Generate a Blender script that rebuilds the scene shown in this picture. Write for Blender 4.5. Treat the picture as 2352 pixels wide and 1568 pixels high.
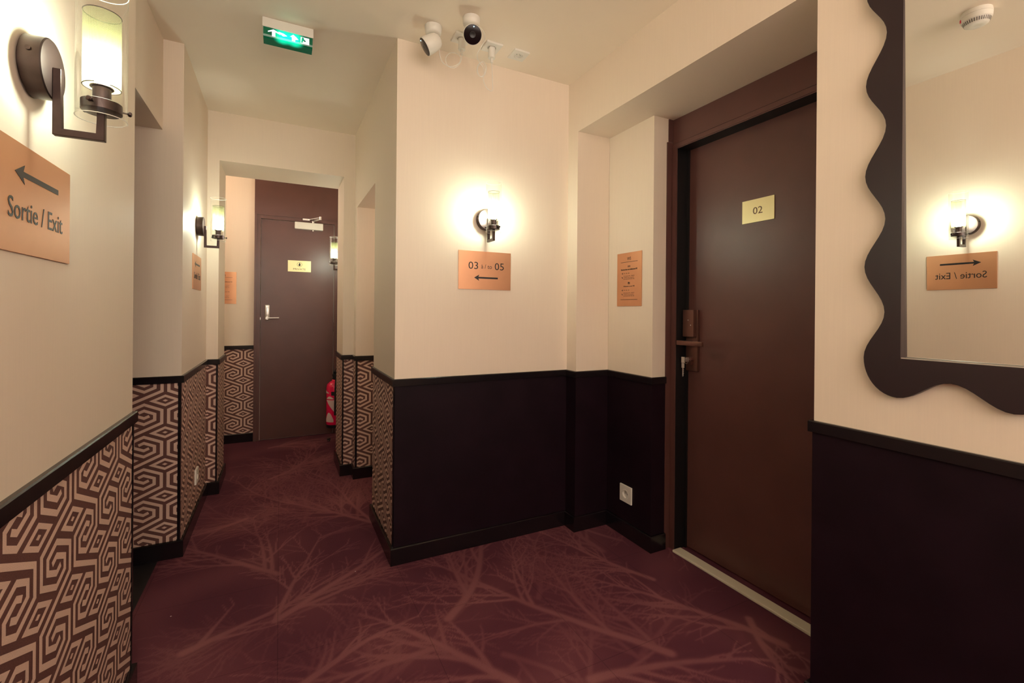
import bpy, bmesh, math, random
from mathutils import Vector, Matrix
S = bpy.context.scene
for o in list(bpy.data.objects): bpy.data.objects.remove(o)
COL = S.collection
random.seed(4)
R = math.radians
pi = math.pi

# ------------------------------------------------------------------ camera, world, exposure
yaw, roll, fpx, sh = R(26.789), R(0.5), 1055.04, -66.31
fw = Vector((math.sin(yaw), math.cos(yaw), 0)); rt = Vector((math.cos(yaw), -math.sin(yaw), 0)); up = Vector((0, 0, 1))
rx = rt*math.cos(roll) + up*math.sin(roll); uy = -rt*math.sin(roll) + up*math.cos(roll)
cam = bpy.data.cameras.new('camera'); co = bpy.data.objects.new('camera', cam); COL.objects.link(co)
m = Matrix.Identity(4)
for i in range(3):
    m[i][0] = rx[i]; m[i][1] = uy[i]; m[i][2] = -fw[i]
m[2][3] = 1.2
co.matrix_world = m
cam.sensor_width = 36; cam.lens = 36*fpx/2352; cam.shift_y = sh/2352; cam.clip_start = 0.02
S.camera = co
w = bpy.data.worlds.new('world'); S.world = w; w.use_nodes = True
w.node_tree.nodes['Background'].inputs[0].default_value = (1, .83, .71, 1)
w.node_tree.nodes['Background'].inputs[1].default_value = 4.2  # warm fill light, let in through openings added out of view
vs = S.view_settings
vs.view_transform = 'Standard'; vs.look = 'None'; vs.gamma = 1; vs.use_curve_mapping = False
vs.exposure = 0.66
BULB = 185.0          # strength of every bulb of the wall lamps
BULB_COL = (0.90, 1.0, 0.84)

# ------------------------------------------------------------------ plan of the place (metres)
xL, xR, xA, xC, xD, xJ = -.4114, -.5096, -.4269, .4873, 1.4592, 1.6787
yL, yA, yC, yE, yF, yG, yG2, yH = 1.8219, 2.7252, 2.1949, 2.7413, 3.4447, 3.5506, 3.9307, 4.839
yI, yK, yN = 2.1007, 1.7495, .8358
o1, o2, xW = -.3613, .4098, .523
zC, zR, zB, zLL, zH, zAl, zDL = 2.4964, .8793, .0806, 2.062, 2.1806, 1.9466, 2.2013
YB = -1.3

# ------------------------------------------------------------------ materials
def ramp(nt, fac, stops):
    r = nt.nodes.new('ShaderNodeValToRGB')
    while len(r.color_ramp.elements) > len(stops): r.color_ramp.elements.remove(r.color_ramp.elements[-1])
    while len(r.color_ramp.elements) < len(stops): r.color_ramp.elements.new(0.5)
    for e, (p, c) in zip(r.color_ramp.elements, stops):
        e.position = p; e.color = (*c, 1) if len(c) == 3 else c
    nt.links.new(fac, r.inputs[0]); return r
def mat(name, col, rough=.5, metal=0, noise=0, nscale=40, bump=0, bscale=300, emis=None, estr=0, coat=0, spec=None):
    mt = bpy.data.materials.new(name); mt.use_nodes = True; nt = mt.node_tree
    b = nt.nodes['Principled BSDF']
    b.inputs['Base Color'].default_value = (*col, 1); b.inputs['Roughness'].default_value = rough; b.inputs['Metallic'].default_value = metal
    if spec is not None: b.inputs['Specular IOR Level'].default_value = spec
    if coat: b.inputs['Coat Weight'].default_value = coat; b.inputs['Coat Roughness'].default_value = .1
    tc = nt.nodes.new('ShaderNodeTexCoord')
    if noise:
        n = nt.nodes.new('ShaderNodeTexNoise'); n.inputs['Scale'].default_value = nscale; n.inputs['Detail'].default_value = 4
        nt.links.new(tc.outputs['Object'], n.inputs['Vector'])
        r = ramp(nt, n.outputs['Fac'], [(.3, tuple(c*(1-noise) for c in col)), (.7, tuple(min(1, c*(1+noise)) for c in col))])
        nt.links.new(r.outputs[0], b.inputs['Base Color'])
    if bump:
        n = nt.nodes.new('ShaderNodeTexNoise'); n.inputs['Scale'].default_value = bscale
        nt.links.new(tc.outputs['Object'], n.inputs['Vector'])
        bp = nt.nodes.new('ShaderNodeBump'); bp.inputs['Strength'].default_value = bump; bp.inputs['Distance'].default_value = .001
        nt.links.new(n.outputs['Fac'], bp.inputs['Height']); nt.links.new(bp.outputs[0], b.inputs['Normal'])
    if emis:
        b.inputs['Emission Color'].default_value = (*emis, 1); b.inputs['Emission Strength'].default_value = estr
    return mt
def fabric_wall(name, col, rough=.45):
    # cream vinyl wall covering with a fine vertical thread
    mt = mat(name, col, rough); nt = mt.node_tree; b = nt.nodes['Principled BSDF']
    tc = nt.nodes.new('ShaderNodeTexCoord'); mp = nt.nodes.new('ShaderNodeMapping'); mp.inputs['Scale'].default_value = (260, 260, 6)
    n = nt.nodes.new('ShaderNodeTexNoise'); n.inputs['Scale'].default_value = 1; n.inputs['Detail'].default_value = 3
    nt.links.new(tc.outputs['Object'], mp.inputs[0]); nt.links.new(mp.outputs[0], n.inputs['Vector'])
    r = ramp(nt, n.outputs['Fac'], [(.3, tuple(c*.985 for c in col)), (.7, tuple(min(1, c*1.01) for c in col))])
    nt.links.new(r.outputs[0], b.inputs['Base Color'])
    bp = nt.nodes.new('ShaderNodeBump'); bp.inputs['Strength'].default_value = .12; bp.inputs['Distance'].default_value = .0006
    nt.links.new(n.outputs['Fac'], bp.inputs['Height']); nt.links.new(bp.outputs[0], b.inputs['Normal'])
    return mt
M = {}
M['wall'] = fabric_wall('cream_wall_covering', (.83, .71, .58), .55)
M['ceiling'] = mat('cream_ceiling_paint', (.90, .79, .65), .6, noise=.015, nscale=3)
M['dark'] = mat('aubergine_satin_paint', (.012, .005, .009), .5, spec=.15, noise=.2, nscale=8, bump=.15, bscale=900)
M['door'] = mat('aubergine_door_paint', (.115, .046, .040), .36, spec=.6, noise=.08, nscale=6, bump=.25, bscale=700)
M['gloss'] = mat('dark_gloss_trim', (.010, .007, .009), .22)
M['black'] = mat('black_rubber', (.006, .006, .007), .5)
M['bronze'] = mat('brushed_bronze', (.052, .032, .029), .32, .75, noise=.12, nscale=60)
M['copper'] = mat('brushed_copper_plate', (.68, .345, .19), .38, .7, noise=.04, nscale=8)
M['brass'] = mat('pale_brass_plate', (.86, .76, .42), .42, .45, noise=.03, nscale=8)
M['ink'] = mat('black_lettering', (.012, .010, .012), .4)
M['inkfade'] = mat('engraved_lettering', (.16, .085, .055), .5)
M['white'] = mat('white_plastic', (.80, .77, .70), .35)
M['silver'] = mat('satin_chrome', (.75, .73, .70), .28, .9)
M['chrome'] = mat('polished_chrome', (.8, .78, .76), .12, 1)
M['mirror'] = mat('mirror_glass', (.93, .94, .92), .0, 1)
M['threshold'] = mat('cream_threshold_bar', (.72, .66, .52), .35)
M['red'] = mat('red_enamel', (.85, .010, .085), .25, coat=.4)
M['blue'] = mat('blue_plastic', (.02, .08, .35), .4)
M['label'] = mat('label_print', (.75, .55, .52), .5)
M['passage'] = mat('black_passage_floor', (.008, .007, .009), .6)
M['mframe'] = mat('aubergine_mirror_frame', (.022, .011, .014), .38)
M['lens'] = mat('black_camera_glass', (.010, .005, .007), .15, spec=.2)
M['led'] = mat('blue_white_led', (.5, .8, 1), .4, emis=(.35, .8, 1), estr=12)
M['rled'] = mat('red_led_window', (.8, .03, .08), .3)
M['slot'] = mat('grey_slots', (.16, .14, .13), .6)
M['copperlock'] = mat('dark_copper_lock', (.20, .095, .075), .34, .7)
M['wp_dark'] = mat('brown_woven_wallpaper', (.135, .054, .046), .75, noise=.25, nscale=500, bump=.2, bscale=900)
M['wp_light'] = mat('beige_woven_wallpaper', (.74, .52, .42), .75, noise=.10, nscale=500, bump=.2, bscale=900)

def glass():
    mt = bpy.data.materials.new('thin_clear_glass'); mt.use_nodes = True; nt = mt.node_tree; nt.nodes.clear()
    out = nt.nodes.new('ShaderNodeOutputMaterial'); mx = nt.nodes.new('ShaderNodeMixShader'); t = nt.nodes.new('ShaderNodeBsdfTransparent')
    g = nt.nodes.new('ShaderNodeBsdfGlossy'); g.inputs['Roughness'].default_value = .02
    lw = nt.nodes.new('ShaderNodeLayerWeight'); lw.inputs[0].default_value = .25
    mul = nt.nodes.new('ShaderNodeMath'); mul.operation = 'MULTIPLY_ADD'; mul.inputs[1].default_value = .42; mul.inputs[2].default_value = .0
    t.inputs[0].default_value = (.97, .98, .96, 1)
    nt.links.new(lw.outputs['Facing'], mul.inputs[0]); nt.links.new(mul.outputs[0], mx.inputs[0])
    nt.links.new(t.outputs[0], mx.inputs[1]); nt.links.new(g.outputs[0], mx.inputs[2]); nt.links.new(mx.outputs[0], out.inputs[0])
    return mt
M['glass'] = glass()
def gauze():
    # perforated metal gauze of the lamp: round holes, bright scattering wire
    mt = bpy.data.materials.new('perforated_gauze'); mt.use_nodes = True; nt = mt.node_tree; nt.nodes.clear(); L = nt.links.new
    out = nt.nodes.new('ShaderNodeOutputMaterial')
    uv = nt.nodes.new('ShaderNodeUVMap'); mp = nt.nodes.new('ShaderNodeMapping'); mp.inputs['Scale'].default_value = (90, 62, 1); mp.inputs['Rotation'].default_value = (0, 0, R(0))
    L(uv.outputs[0], mp.inputs[0])
    sx = nt.nodes.new('ShaderNodeSeparateXYZ'); L(mp.outputs[0], sx.inputs[0])
    def mth(op, a, b=None):
        n = nt.nodes.new('ShaderNodeMath'); n.operation = op
        for i, v in enumerate((a, b)):
            if v is None: continue
            if isinstance(v, (int, float)): n.inputs[i].default_value = v
            else: L(v, n.inputs[i])
        return n.outputs[0]
    a = mth('SINE', mth('MULTIPLY', mth('ADD', sx.outputs[0], sx.outputs[1]), pi)); b = mth('SINE', mth('MULTIPLY', mth('SUBTRACT', sx.outputs[0], sx.outputs[1]), pi))
    hole = mth('GREATER_THAN', mth('ABSOLUTE', mth('MULTIPLY', a, b)), .22)
    t = nt.nodes.new('ShaderNodeBsdfTransparent'); tr = nt.nodes.new('ShaderNodeBsdfTranslucent'); tr.inputs[0].default_value = (.24, .26, .11, 1)
    df = nt.nodes.new('ShaderNodeBsdfDiffuse'); df.inputs[0].default_value = (.2, .17, .09, 1)
    m1 = nt.nodes.new('ShaderNodeMixShader'); m1.inputs[0].default_value = .5; L(tr.outputs[0], m1.inputs[1]); L(df.outputs[0], m1.inputs[2])
    m2 = nt.nodes.new('ShaderNodeMixShader'); L(hole, m2.inputs[0]); L(m1.outputs[0], m2.inputs[1]); L(t.outputs[0], m2.inputs[2]); L(m2.outputs[0], out.inputs[0])
    return mt
M['gauze'] = gauze()
M['bulb'] = mat('lit_frosted_bulb', (1, 1, 1), .5, emis=BULB_COL, estr=BULB)

def carpet():
    mt = bpy.data.materials.new('plum_branch_carpet'); mt.use_nodes = True; nt = mt.node_tree; L = nt.links.new
    b = nt.nodes['Principled BSDF']; b.inputs['Roughness'].default_value = .9; b.inputs['Specular IOR Level'].default_value = .15
    tc = nt.nodes.new('ShaderNodeTexCoord')
    def mth(op, a, b_=None, c=None, clamp=False):
        n = nt.nodes.new('ShaderNodeMath'); n.operation = op; n.use_clamp = clamp
        for i, v in enumerate((a, b_, c)):
            if v is None: continue
            if isinstance(v, (int, float)): n.inputs[i].default_value = v
            else: L(v, n.inputs[i])
        return n.outputs[0]
    at = nt.nodes.new('ShaderNodeAttribute'); at.attribute_name = 'branch'
    tot = at.outputs['Fac']
    # pile grain and ribs
    n3 = nt.nodes.new('ShaderNodeTexNoise'); n3.inputs['Scale'].default_value = 420; n3.inputs['Detail'].default_value = 2; L(tc.outputs['Object'], n3.inputs['Vector'])
    tot2 = mth('ADD', tot, mth('MULTIPLY', mth('SUBTRACT', n3.outputs['Fac'], .5), .50), clamp=True)
    r = ramp(nt, tot2, [(0, (.082, .021, .037)), (.45, (.155, .048, .064)), (1, (.29, .118, .122))])
    wv = nt.nodes.new('ShaderNodeTexWave'); wv.inputs['Scale'].default_value = 75; wv.inputs['Distortion'].default_value = .4; wv.bands_direction = 'X'; L(tc.outputs['Object'], wv.inputs['Vector'])
    rib = mth('MULTIPLY_ADD', wv.outputs['Fac'], .22, .88)
    # seams of the half-metre tiles
    sx = nt.nodes.new('ShaderNodeSeparateXYZ'); L(tc.outputs['Object'], sx.inputs[0])
    def seam(o, off):
        f = mth('FRACT', mth('MULTIPLY', mth('ADD', o, off), 2.0)); return mth('LESS_THAN', f, .006)
    sm = mth('MAXIMUM', seam(sx.outputs[0], 5.0), seam(sx.outputs[1], 5.23))
    rib = mth('MULTIPLY', rib, mth('MULTIPLY_ADD', sm, -.25, 1.0))
    vm = nt.nodes.new('ShaderNodeVectorMath'); vm.operation = 'SCALE'; L(r.outputs[0], vm.inputs[0]); L(rib, vm.inputs['Scale'])
    # a few specks of white lint
    vl = nt.nodes.new('ShaderNodeTexVoronoi'); vl.inputs['Scale'].default_value = 4.2; L(tc.outputs['Object'], vl.inputs['Vector'])
    sp = mth('LESS_THAN', vl.outputs['Distance'], .012)
    mix = nt.nodes.new('ShaderNodeMix'); mix.data_type = 'RGBA'; L(sp, mix.inputs[0]); L(vm.outputs[0], mix.inputs[6]); mix.inputs[7].default_value = (.7, .6, .6, 1)
    L(mix.outputs[2], b.inputs['Base Color'])
    bp = nt.nodes.new('ShaderNodeBump'); bp.inputs['Strength'].default_value = .5; bp.inputs['Distance'].default_value = .002
    L(n3.outputs['Fac'], bp.inputs['Height']); L(bp.outputs[0], b.inputs['Normal'])
    return mt
M['carpet'] = carpet()

# ------------------------------------------------------------------ mesh helpers
def box(bm, x0, x1, y0, y1, z0, z1, bev=0):
    vs_ = [bm.verts.new((x, y, z)) for z in (z0, z1) for y in (y0, y1) for x in (x0, x1)]
    fs = [bm.faces.new([vs_[i] for i in f]) for f in ((0, 2, 3, 1), (4, 5, 7, 6), (0, 1, 5, 4), (2, 6, 7, 3), (0, 4, 6, 2), (1, 3, 7, 5))]
    if bev:
        es = list({e for f in fs for e in f.edges})
        bmesh.ops.bevel(bm, geom=es, offset=bev, segments=2, affect='EDGES', profile=.5)
def ring(bm, c, ax, r, seg, a0=0):
    ax = Vector(ax).normalized(); h = Vector((0, 0, 1)) if abs(ax.z) < .9 else Vector((1, 0, 0))
    u = ax.cross(h).normalized(); v = ax.cross(u)
    return [bm.verts.new(Vector(c) + (u*math.cos(a0+2*pi*i/seg) + v*math.sin(a0+2*pi*i/seg))*r) for i in range(seg)]
def bridge(bm, a, b):
    n = len(a)
    for i in range(n): bm.faces.new((a[i], a[(i+1) % n], b[(i+1) % n], b[i]))
def lathe(bm, c, ax, prof, seg=32, cap0=True, cap1=True):
    """prof: (distance along axis, radius)"""
    ax = Vector(ax).normalized(); rs = [ring(bm, Vector(c)+ax*d, ax, max(r, 1e-5), seg) for d, r in prof]
    for a, b in zip(rs, rs[1:]): bridge(bm, a, b)
    if cap0: bm.faces.new(rs[0][::-1])
    if cap1: bm.faces.new(rs[-1])
def cyl(bm, p0, p1, r, seg=24, bev=0):
    p0, p1 = Vector(p0), Vector(p1); d = (p1-p0).length
    prof = [(0, r), (d, r)] if not bev else [(0, r-bev), (bev, r), (d-bev, r), (d, r-bev)]
    lathe(bm, p0, p1-p0, prof, seg)
def tube(bm, pts, r, seg=8):
    pts = [Vector(p) for p in pts]; rs = []
    nrm = None
    for i, p in enumerate(pts):
        t = (pts[min(i+1, len(pts)-1)] - pts[max(i-1, 0)]).normalized()
        if nrm is None: nrm = t.orthogonal().normalized()
        nrm = (nrm - t*nrm.dot(t)).normalized(); b = t.cross(nrm)
        rs.append([bm.verts.new(p + (nrm*math.cos(2*pi*k/seg)+b*math.sin(2*pi*k/seg))*r) for k in range(seg)])
    for a, b in zip(rs, rs[1:]): bridge(bm, a, b)
    bm.faces.new(rs[0][::-1]); bm.faces.new(rs[-1])
def prism(bm, pts, z0, z1):
    a = [bm.verts.new((x, y, z0)) for x, y in pts]; b = [bm.verts.new((x, y, z1)) for x, y in pts]
    bridge(bm, a, b); bm.faces.new(a[::-1]); bm.faces.new(b)
def catmull(pts, n=8, closed=False):
    pts = [Vector(p) for p in pts]; out = []; N = len(pts)
    rng = range(N) if closed else range(N-1)
    for i in rng:
        g = (lambda k: pts[k % N]) if closed else (lambda k: pts[min(max(k, 0), N-1)])
        p0, p1, p2, p3 = g(i-1), g(i), g(i+1), g(i+2)
        for k in range(n):
            t = k/n
            out.append(.5*((2*p1) + (p2-p0)*t + (2*p0-5*p1+4*p2-p3)*t*t + (3*p1-p0-3*p2+p3)*t**3))
    if not closed: out.append(pts[-1])
    return out
def obj(name, bm, mt, parent=None, smooth=False, autos=None):
    bmesh.ops.recalc_face_normals(bm, faces=bm.faces)
    me = bpy.data.meshes.new(name); bm.to_mesh(me); bm.free()
    mts = mt if isinstance(mt, (list, tuple)) else [mt]
    for q in mts: me.materials.append(q)
    if smooth:
        me.shade_smooth()
        me.set_sharp_from_angle(angle=R(38))
    o = bpy.data.objects.new(name, me); COL.objects.link(o)
    if parent: o.parent = parent
    return o
def B(): return bmesh.new()
def simple(name, mt, parent=None, smooth=False, boxes=(), cyls=()):
    bm = B()
    for b in boxes: box(bm, *b)
    for c in cyls: cyl(bm, *c)
    return obj(name, bm, mt, parent, smooth)
def tagp(o, label, cat=None, group=None):
    o['label'] = label
    if cat: o['category'] = cat
    if group: o['group'] = group
    return o
FR = {'L': (Vector((0, 1, 0)), Vector((0, 0, 1)), Vector((1, 0, 0))), 'F': (Vector((1, 0, 0)), Vector((0, 0, 1)), Vector((0, -1, 0))),
      'R': (Vector((0, -1, 0)), Vector((0, 0, 1)), Vector((-1, 0, 0))), 'C': (Vector((1, 0, 0)), Vector((0, -1, 0)), Vector((0, 0, -1))),
      'G': (Vector((1, 0, 0)), Vector((0, 1, 0)), Vector((0, 0, 1))), 'BK': (Vector((-1, 0, 0)), Vector((0, 0, 1)), Vector((0, 1, 0)))}
def frame(kind, loc):
    u, v, n = FR[kind]; q = Matrix.Identity(4)
    for i in range(3): q[i][0] = u[i]; q[i][1] = v[i]; q[i][2] = n[i]; q[i][3] = loc[i]
    return q
def thing(name, kind, loc, label, cat, group=None):
    o = bpy.data.objects.new(name, None); COL.objects.link(o); o.empty_display_size = .05
    o.matrix_world = frame(kind, loc); return tagp(o, label, cat, group)
def struct(name, bm, mt, smooth=False):
    o = obj(name, bm, mt, None, smooth); o['kind'] = 'structure'; return o

_dg = None
def text_bm(bm, s, cx, cy, w=None, h=None, z0=0, th=.0006, size=1, bold=0, align='c'):
    cu = bpy.data.curves.new('t', 'FONT'); cu.body = s; cu.size = 1; cu.resolution_u = 3; cu.offset = bold
    o = bpy.data.objects.new('t', cu); COL.objects.link(o)
    dg = bpy.context.evaluated_depsgraph_get(); me = bpy.data.meshes.new_from_object(o.evaluated_get(dg))
    bpy.data.objects.remove(o); bpy.data.curves.remove(cu)
    xs = [v.co.x for v in me.vertices]; ys = [v.co.y for v in me.vertices]
    x0, x1, y0, y1 = min(xs), max(xs), min(ys), max(ys)
    sx = w/(x1-x0) if w else None; sy = h/(y1-y0) if h else None
    sx = sx or sy; sy = sy or sx
    tb = bmesh.new(); tb.from_mesh(me); bpy.data.meshes.remove(me)
    ax = (x0+x1)/2 if align == 'c' else x0
    for v in tb.verts: v.co = Vector(((v.co.x-ax)*sx+cx, (v.co.y-(y0+y1)/2)*sy+cy, z0))
    ext = bmesh.ops.extrude_face_region(tb, geom=list(tb.faces))
    for v in [g for g in ext['geom'] if isinstance(g, bmesh.types.BMVert)]: v.co.z += th
    me2 = bpy.data.meshes.new('tmp'); tb.to_mesh(me2); tb.free(); bm.from_mesh(me2); bpy.data.meshes.remove(me2)
def poly(bm, pts, z0, z1): prism(bm, pts, z0, z1)

# ------------------------------------------------------------------ wall solids
def wall_block(name, boxes, mt=None):
    bm = B()
    for b in boxes: box(bm, *b)
    return struct(name, bm, mt or M['wall'])
XE = 2.30
w_left = wall_block('wall_left', [(-3.2, xL, YB, yL, 0, zC), (-3.2, xR, yL, yA, zLL, zC)])
w_corr = wall_block('wall_corridor_left', [(-3.2, xA, yA, yG, 0, zC)])
w_arch = wall_block('wall_doorway', [(-1.8, o1, yG, yG2, 0, zC), (o1, o2, yG, yG2, zH, zC), (o2, xC, yG, yG2, 0, zC)])
w_alc = wall_block('wall_alcove', [(1.3, 1.5, yE, yF, 0, 1.6), (xC, 1.5, yF, yG2, 0, zC), (xC, xC+.25, yE, yF, zAl, zC), (xC+.25, 1.3, yE, yF, zAl, zC)])  # alcove end wall left open on top, out of view, to admit fill light
w_cent = wall_block('wall_centre', [(xC, 1.5, yC, yE, 0, zC), (1.5, XE, yC, yE, 0, zC)])
w_rec = wall_block('wall_recess', [(xD, XE, yI, yC, 0, zC), (xJ, XE, yK, yI, 0, zC), (xD, XE, yN, yI, zDL, zC), (xJ, XE, yI-.001, yI, 0, zDL)])
w_back = wall_block('wall_back', [(xL, xD, YB-.15, YB, 0, 1.35)])  # unseen half-wall, stopped short so world light fills in above it
w_right = wall_block('wall_right', [(xD, XE, YB, yN, 0, zC)])
w_far = wall_block('wall_far', [(-1.1, XE*.4, yH, yH+.2, 0, zC)])
w_fl = wall_block('wall_far_left', [(-1.1, -.9, yG2, yH, 0, 1.9)])  # top left open out of sight to brighten the far end
w_fr = wall_block('wall_far_right', [(xW, xW+.2, yG2, yH, 0, zC)])
w_pe = wall_block('wall_passage', [(-3.2, -3.0, yL, yA, 0, zLL), (-3.0, xL-.14, yL, yL+.003, 0, zLL)], M['dark'])  # unseen passage walls, set deep and coloured dark to cut bounced light
w_db = wall_block('wall_behind_door', [(1.95, XE, yN, yK, 0, zDL)])
bm = B(); box(bm, -1.8, XE, YB-.2, yH+.2, zC, zC+.1); ceil = struct('ceiling', bm, M['ceiling'])
def carpet_floor():
    # woven-in pattern of the carpet: pale branching trees, stored as a value on a fine grid
    import numpy as np
    st = .0065; X0, X1, Y0, Y1 = xR-.002, 1.95, YB-.2, yH+.05
    nx, ny = int((X1-X0)/st)+1, int((Y1-Y0)/st)+1
    xs = np.linspace(X0, X1, nx); ys = np.linspace(Y0, Y1, ny); V = np.zeros((ny, nx), np.float32)
    rnd = random.Random(11)
    def seg(p, q, r0, r1, a):
        pad = max(r0, r1)*1.3+st
        i0, i1 = np.searchsorted(xs, (min(p[0], q[0])-pad, max(p[0], q[0])+pad)); j0, j1 = np.searchsorted(ys, (min(p[1], q[1])-pad, max(p[1], q[1])+pad))
        if i1 <= i0 or j1 <= j0: return
        gx, gy = np.meshgrid(xs[i0:i1], ys[j0:j1]); dx, dy = q[0]-p[0], q[1]-p[1]; L2 = dx*dx+dy*dy+1e-9
        t = np.clip(((gx-p[0])*dx+(gy-p[1])*dy)/L2, 0, 1); d = np.hypot(gx-p[0]-t*dx, gy-p[1]-t*dy); r = r0+(r1-r0)*t
        u = np.clip(1.35-d/r, 0, 1); v = a*u*u*(3-2*u)
        V[j0:j1, i0:i1] = np.maximum(V[j0:j1, i0:i1], v)
    def grow(p, ang, L_, r, a, dep):
        if dep == 0 or L_ < .05: return
        n = max(3, int(L_/.04)); curl = rnd.uniform(-.9, .9)/max(n, 1)*.5; q = p; rr = r
        for k in range(n):
            t = k/n; r2 = max(.0035, r*(1-.72*(k+1)/n)); ang += curl + rnd.uniform(-.07, .07)
            w_ = (q[0]+math.cos(ang)*L_/n, q[1]+math.sin(ang)*L_/n); seg(q, w_, rr, r2, a*(1-.25*t)); q, rr = w_, r2
            if rnd.random() < .62:
                sd = rnd.choice((-1, 1))
                grow(q, ang+sd*rnd.uniform(.28, .75), L_*(1-t*.7)*rnd.uniform(.35, .68), max(.0045, rr*.70), a*rnd.uniform(.75, .98), dep-1)
    # main trunks (start, heading in degrees, length, radius)
    def fl_pt(px, py):
        d_ = fw + rx*((px-1176)/fpx) + uy*(-(py-784-sh)/fpx); k = -1.2/d_.z; return (d_.x*k, d_.y*k)
    trunks = [((632, 1425), (980, 1215), .022), ((632, 1425), (700, 1250), .014), ((640, 1318), (330, 1240), .018), ((1030, 1420), (1240, 1215), .024), ((860, 1200), (560, 1120), .018),
              ((860, 1200), (700, 1060), .014), ((1540, 1500), (1000, 1330), .024), ((1800, 1480), (1420, 1300), .022), ((1500, 1330), (1240, 1230), .016), ((1180, 1568), (900, 1400), .024),
              ((700, 1568), (880, 1420), .020), ((420, 1500), (640, 1400), .022), ((1360, 1560), (1660, 1440), .024), ((1720, 1420), (1800, 1560), .018), ((620, 1100), (780, 1030), .016)]
    for a_, b_, r in trunks:
        p, q = fl_pt(*a_), fl_pt(*b_); grow(p, math.atan2(q[1]-p[1], q[0]-p[0]), max(.45, math.hypot(q[0]-p[0], q[1]-p[1])*1.15), r, .95, 4)
    for k in range(60):
        p = (rnd.uniform(X0, X1), rnd.uniform(.2, Y1)); grow(p, rnd.choice((20, 200, 110, 290))*pi/180+rnd.uniform(-.6, .6), rnd.uniform(.4, .9), rnd.uniform(.010, .020), rnd.uniform(.4, .8), 4)
    for k in range(10):
        p = (rnd.uniform(X0, X1), rnd.uniform(Y0, .3)); grow(p, rnd.uniform(0, 2*pi), rnd.uniform(.4, .9), .02, .7, 3)
    # soft cloudy ground
    gx, gy = np.meshgrid(xs, ys); N_ = np.zeros_like(V)
    for k in range(26):
        fx, fy = rnd.uniform(-14, 14), rnd.uniform(-14, 14); N_ += np.sin(gx*fx+gy*fy+rnd.uniform(0, 6.28)).astype(np.float32)*(1/(1+.06*math.hypot(fx, fy)))
    N_ = (N_-N_.min())/(N_.max()-N_.min()); gnd = np.clip((N_-.40)*2.2, 0, 1)*.38
    V = np.clip(gnd*(1-.3*V)+V*.60+.12, 0, 1)
    co_ = np.zeros((ny*nx, 3), np.float32); co_[:, 0] = gx.ravel(); co_[:, 1] = gy.ravel()
    idx = np.arange(ny*nx).reshape(ny, nx); F = np.stack([idx[:-1, :-1], idx[:-1, 1:], idx[1:, 1:], idx[1:, :-1]], -1).reshape(-1, 4).astype(np.int32)
    me = bpy.data.meshes.new('floor'); me.vertices.add(len(co_)); me.vertices.foreach_set('co', co_.ravel())
    me.loops.add(F.size); me.loops.foreach_set('vertex_index', F.ravel()); me.polygons.add(len(F))
    me.polygons.foreach_set('loop_start', np.arange(0, F.size, 4, dtype=np.int32)); me.polygons.foreach_set('loop_total', np.full(len(F), 4, np.int32))
    me.update(); at = me.attributes.new('branch', 'FLOAT', 'POINT'); at.data.foreach_set('value', V.ravel().astype(np.float32))
    me.materials.append(M['carpet']); o = bpy.data.objects.new('floor', me); COL.objects.link(o); o['kind'] = 'structure'; return o
fl = carpet_floor()
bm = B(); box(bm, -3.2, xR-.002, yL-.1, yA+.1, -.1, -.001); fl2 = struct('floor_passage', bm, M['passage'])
bm = B(); box(bm, -1.8, xR-.002, yA+.1, yH+.2, -.1, 0); struct('floor_far', bm, M['carpet'])

# ------------------------------------------------------------------ trims running round the walls
def run(bm, pts, z0, z1, t, cham=0, zoff=0):
    """strip along wall line pts (room on the right-hand side of travel), thickness t"""
    P = [Vector((x, y)) for x, y in pts]; n = len(P)
    def nr(i):
        d = (P[i+1]-P[i]).normalized(); return Vector((d.y, -d.x))
    offs = []
    for i in range(n):
        if i == 0: offs.append(nr(0))
        elif i == n-1: offs.append(nr(n-2))
        else:
            a, b = nr(i-1), nr(i); offs.append((a+b)/(1+a.dot(b)))
    prof = [(0, z0), (t, z0), (t, z1-cham), (t-cham, z1), (0, z1)] if cham else [(0, z0), (t, z0), (t, z1), (0, z1)]
    rows = [[bm.verts.new((p.x+o.x*d, p.y+o.y*d, z)) for d, z in prof] for p, o in zip(P, offs)]
    k = len(prof)
    for a, b in zip(rows, rows[1:]):
        for j in range(k): bm.faces.new((a[j], a[(j+1) % k], b[(j+1) % k], b[j]))
    bm.faces.new(rows[0]); bm.faces.new(rows[-1][::-1])
RUN_L = [(xL, YB), (xL, yL), (xL-.13, yL)]
RUN_A = [(-1.6, yA), (xA, yA), (xA, yG), (o1, yG), (o1, yG2), (-.9, yG2)]
RUN_H = [(-.9, yH), (-.214, yH)]
RUN_R = [(xW, yH-.02), (xW, yG2), (o2, yG2), (o2, yG), (xC, yG), (xC, yF), (1.3, yF)]
RUN_C = [(1.3, yE), (xC, yE), (xC, yC)]
RUN_D = [(xC, yC), (xD, yC), (xD, yI), (xJ, yI), (xJ, yK), (1.765, yK)]
RUN_M = [(1.76, yN), (xD, yN), (xD, YB)]
def full_trims(side, runs):
    bm = B()
    for r in runs: run(bm, r, 0, zB, .015, .004)
    o = struct('baseboard_'+side, bm, M['gloss'])
    bm = B()
    for r in runs: run(bm, r, zR-.034, zR, .012, .003)
    return o, bm
for i, (side, runs) in enumerate((('left', [RUN_L]), ('corridor', [RUN_A]), ('far', [RUN_H]), ('far_right', [RUN_R]), ('centre', [RUN_C+RUN_D[1:]]), ('right', [RUN_M]))):
    o, bm = full_trims(side, runs)
    struct('trim_%d' % (i+1), bm, M['gloss'])
bm = B(); run(bm, RUN_D, zB, zR-.034, .003)
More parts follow.
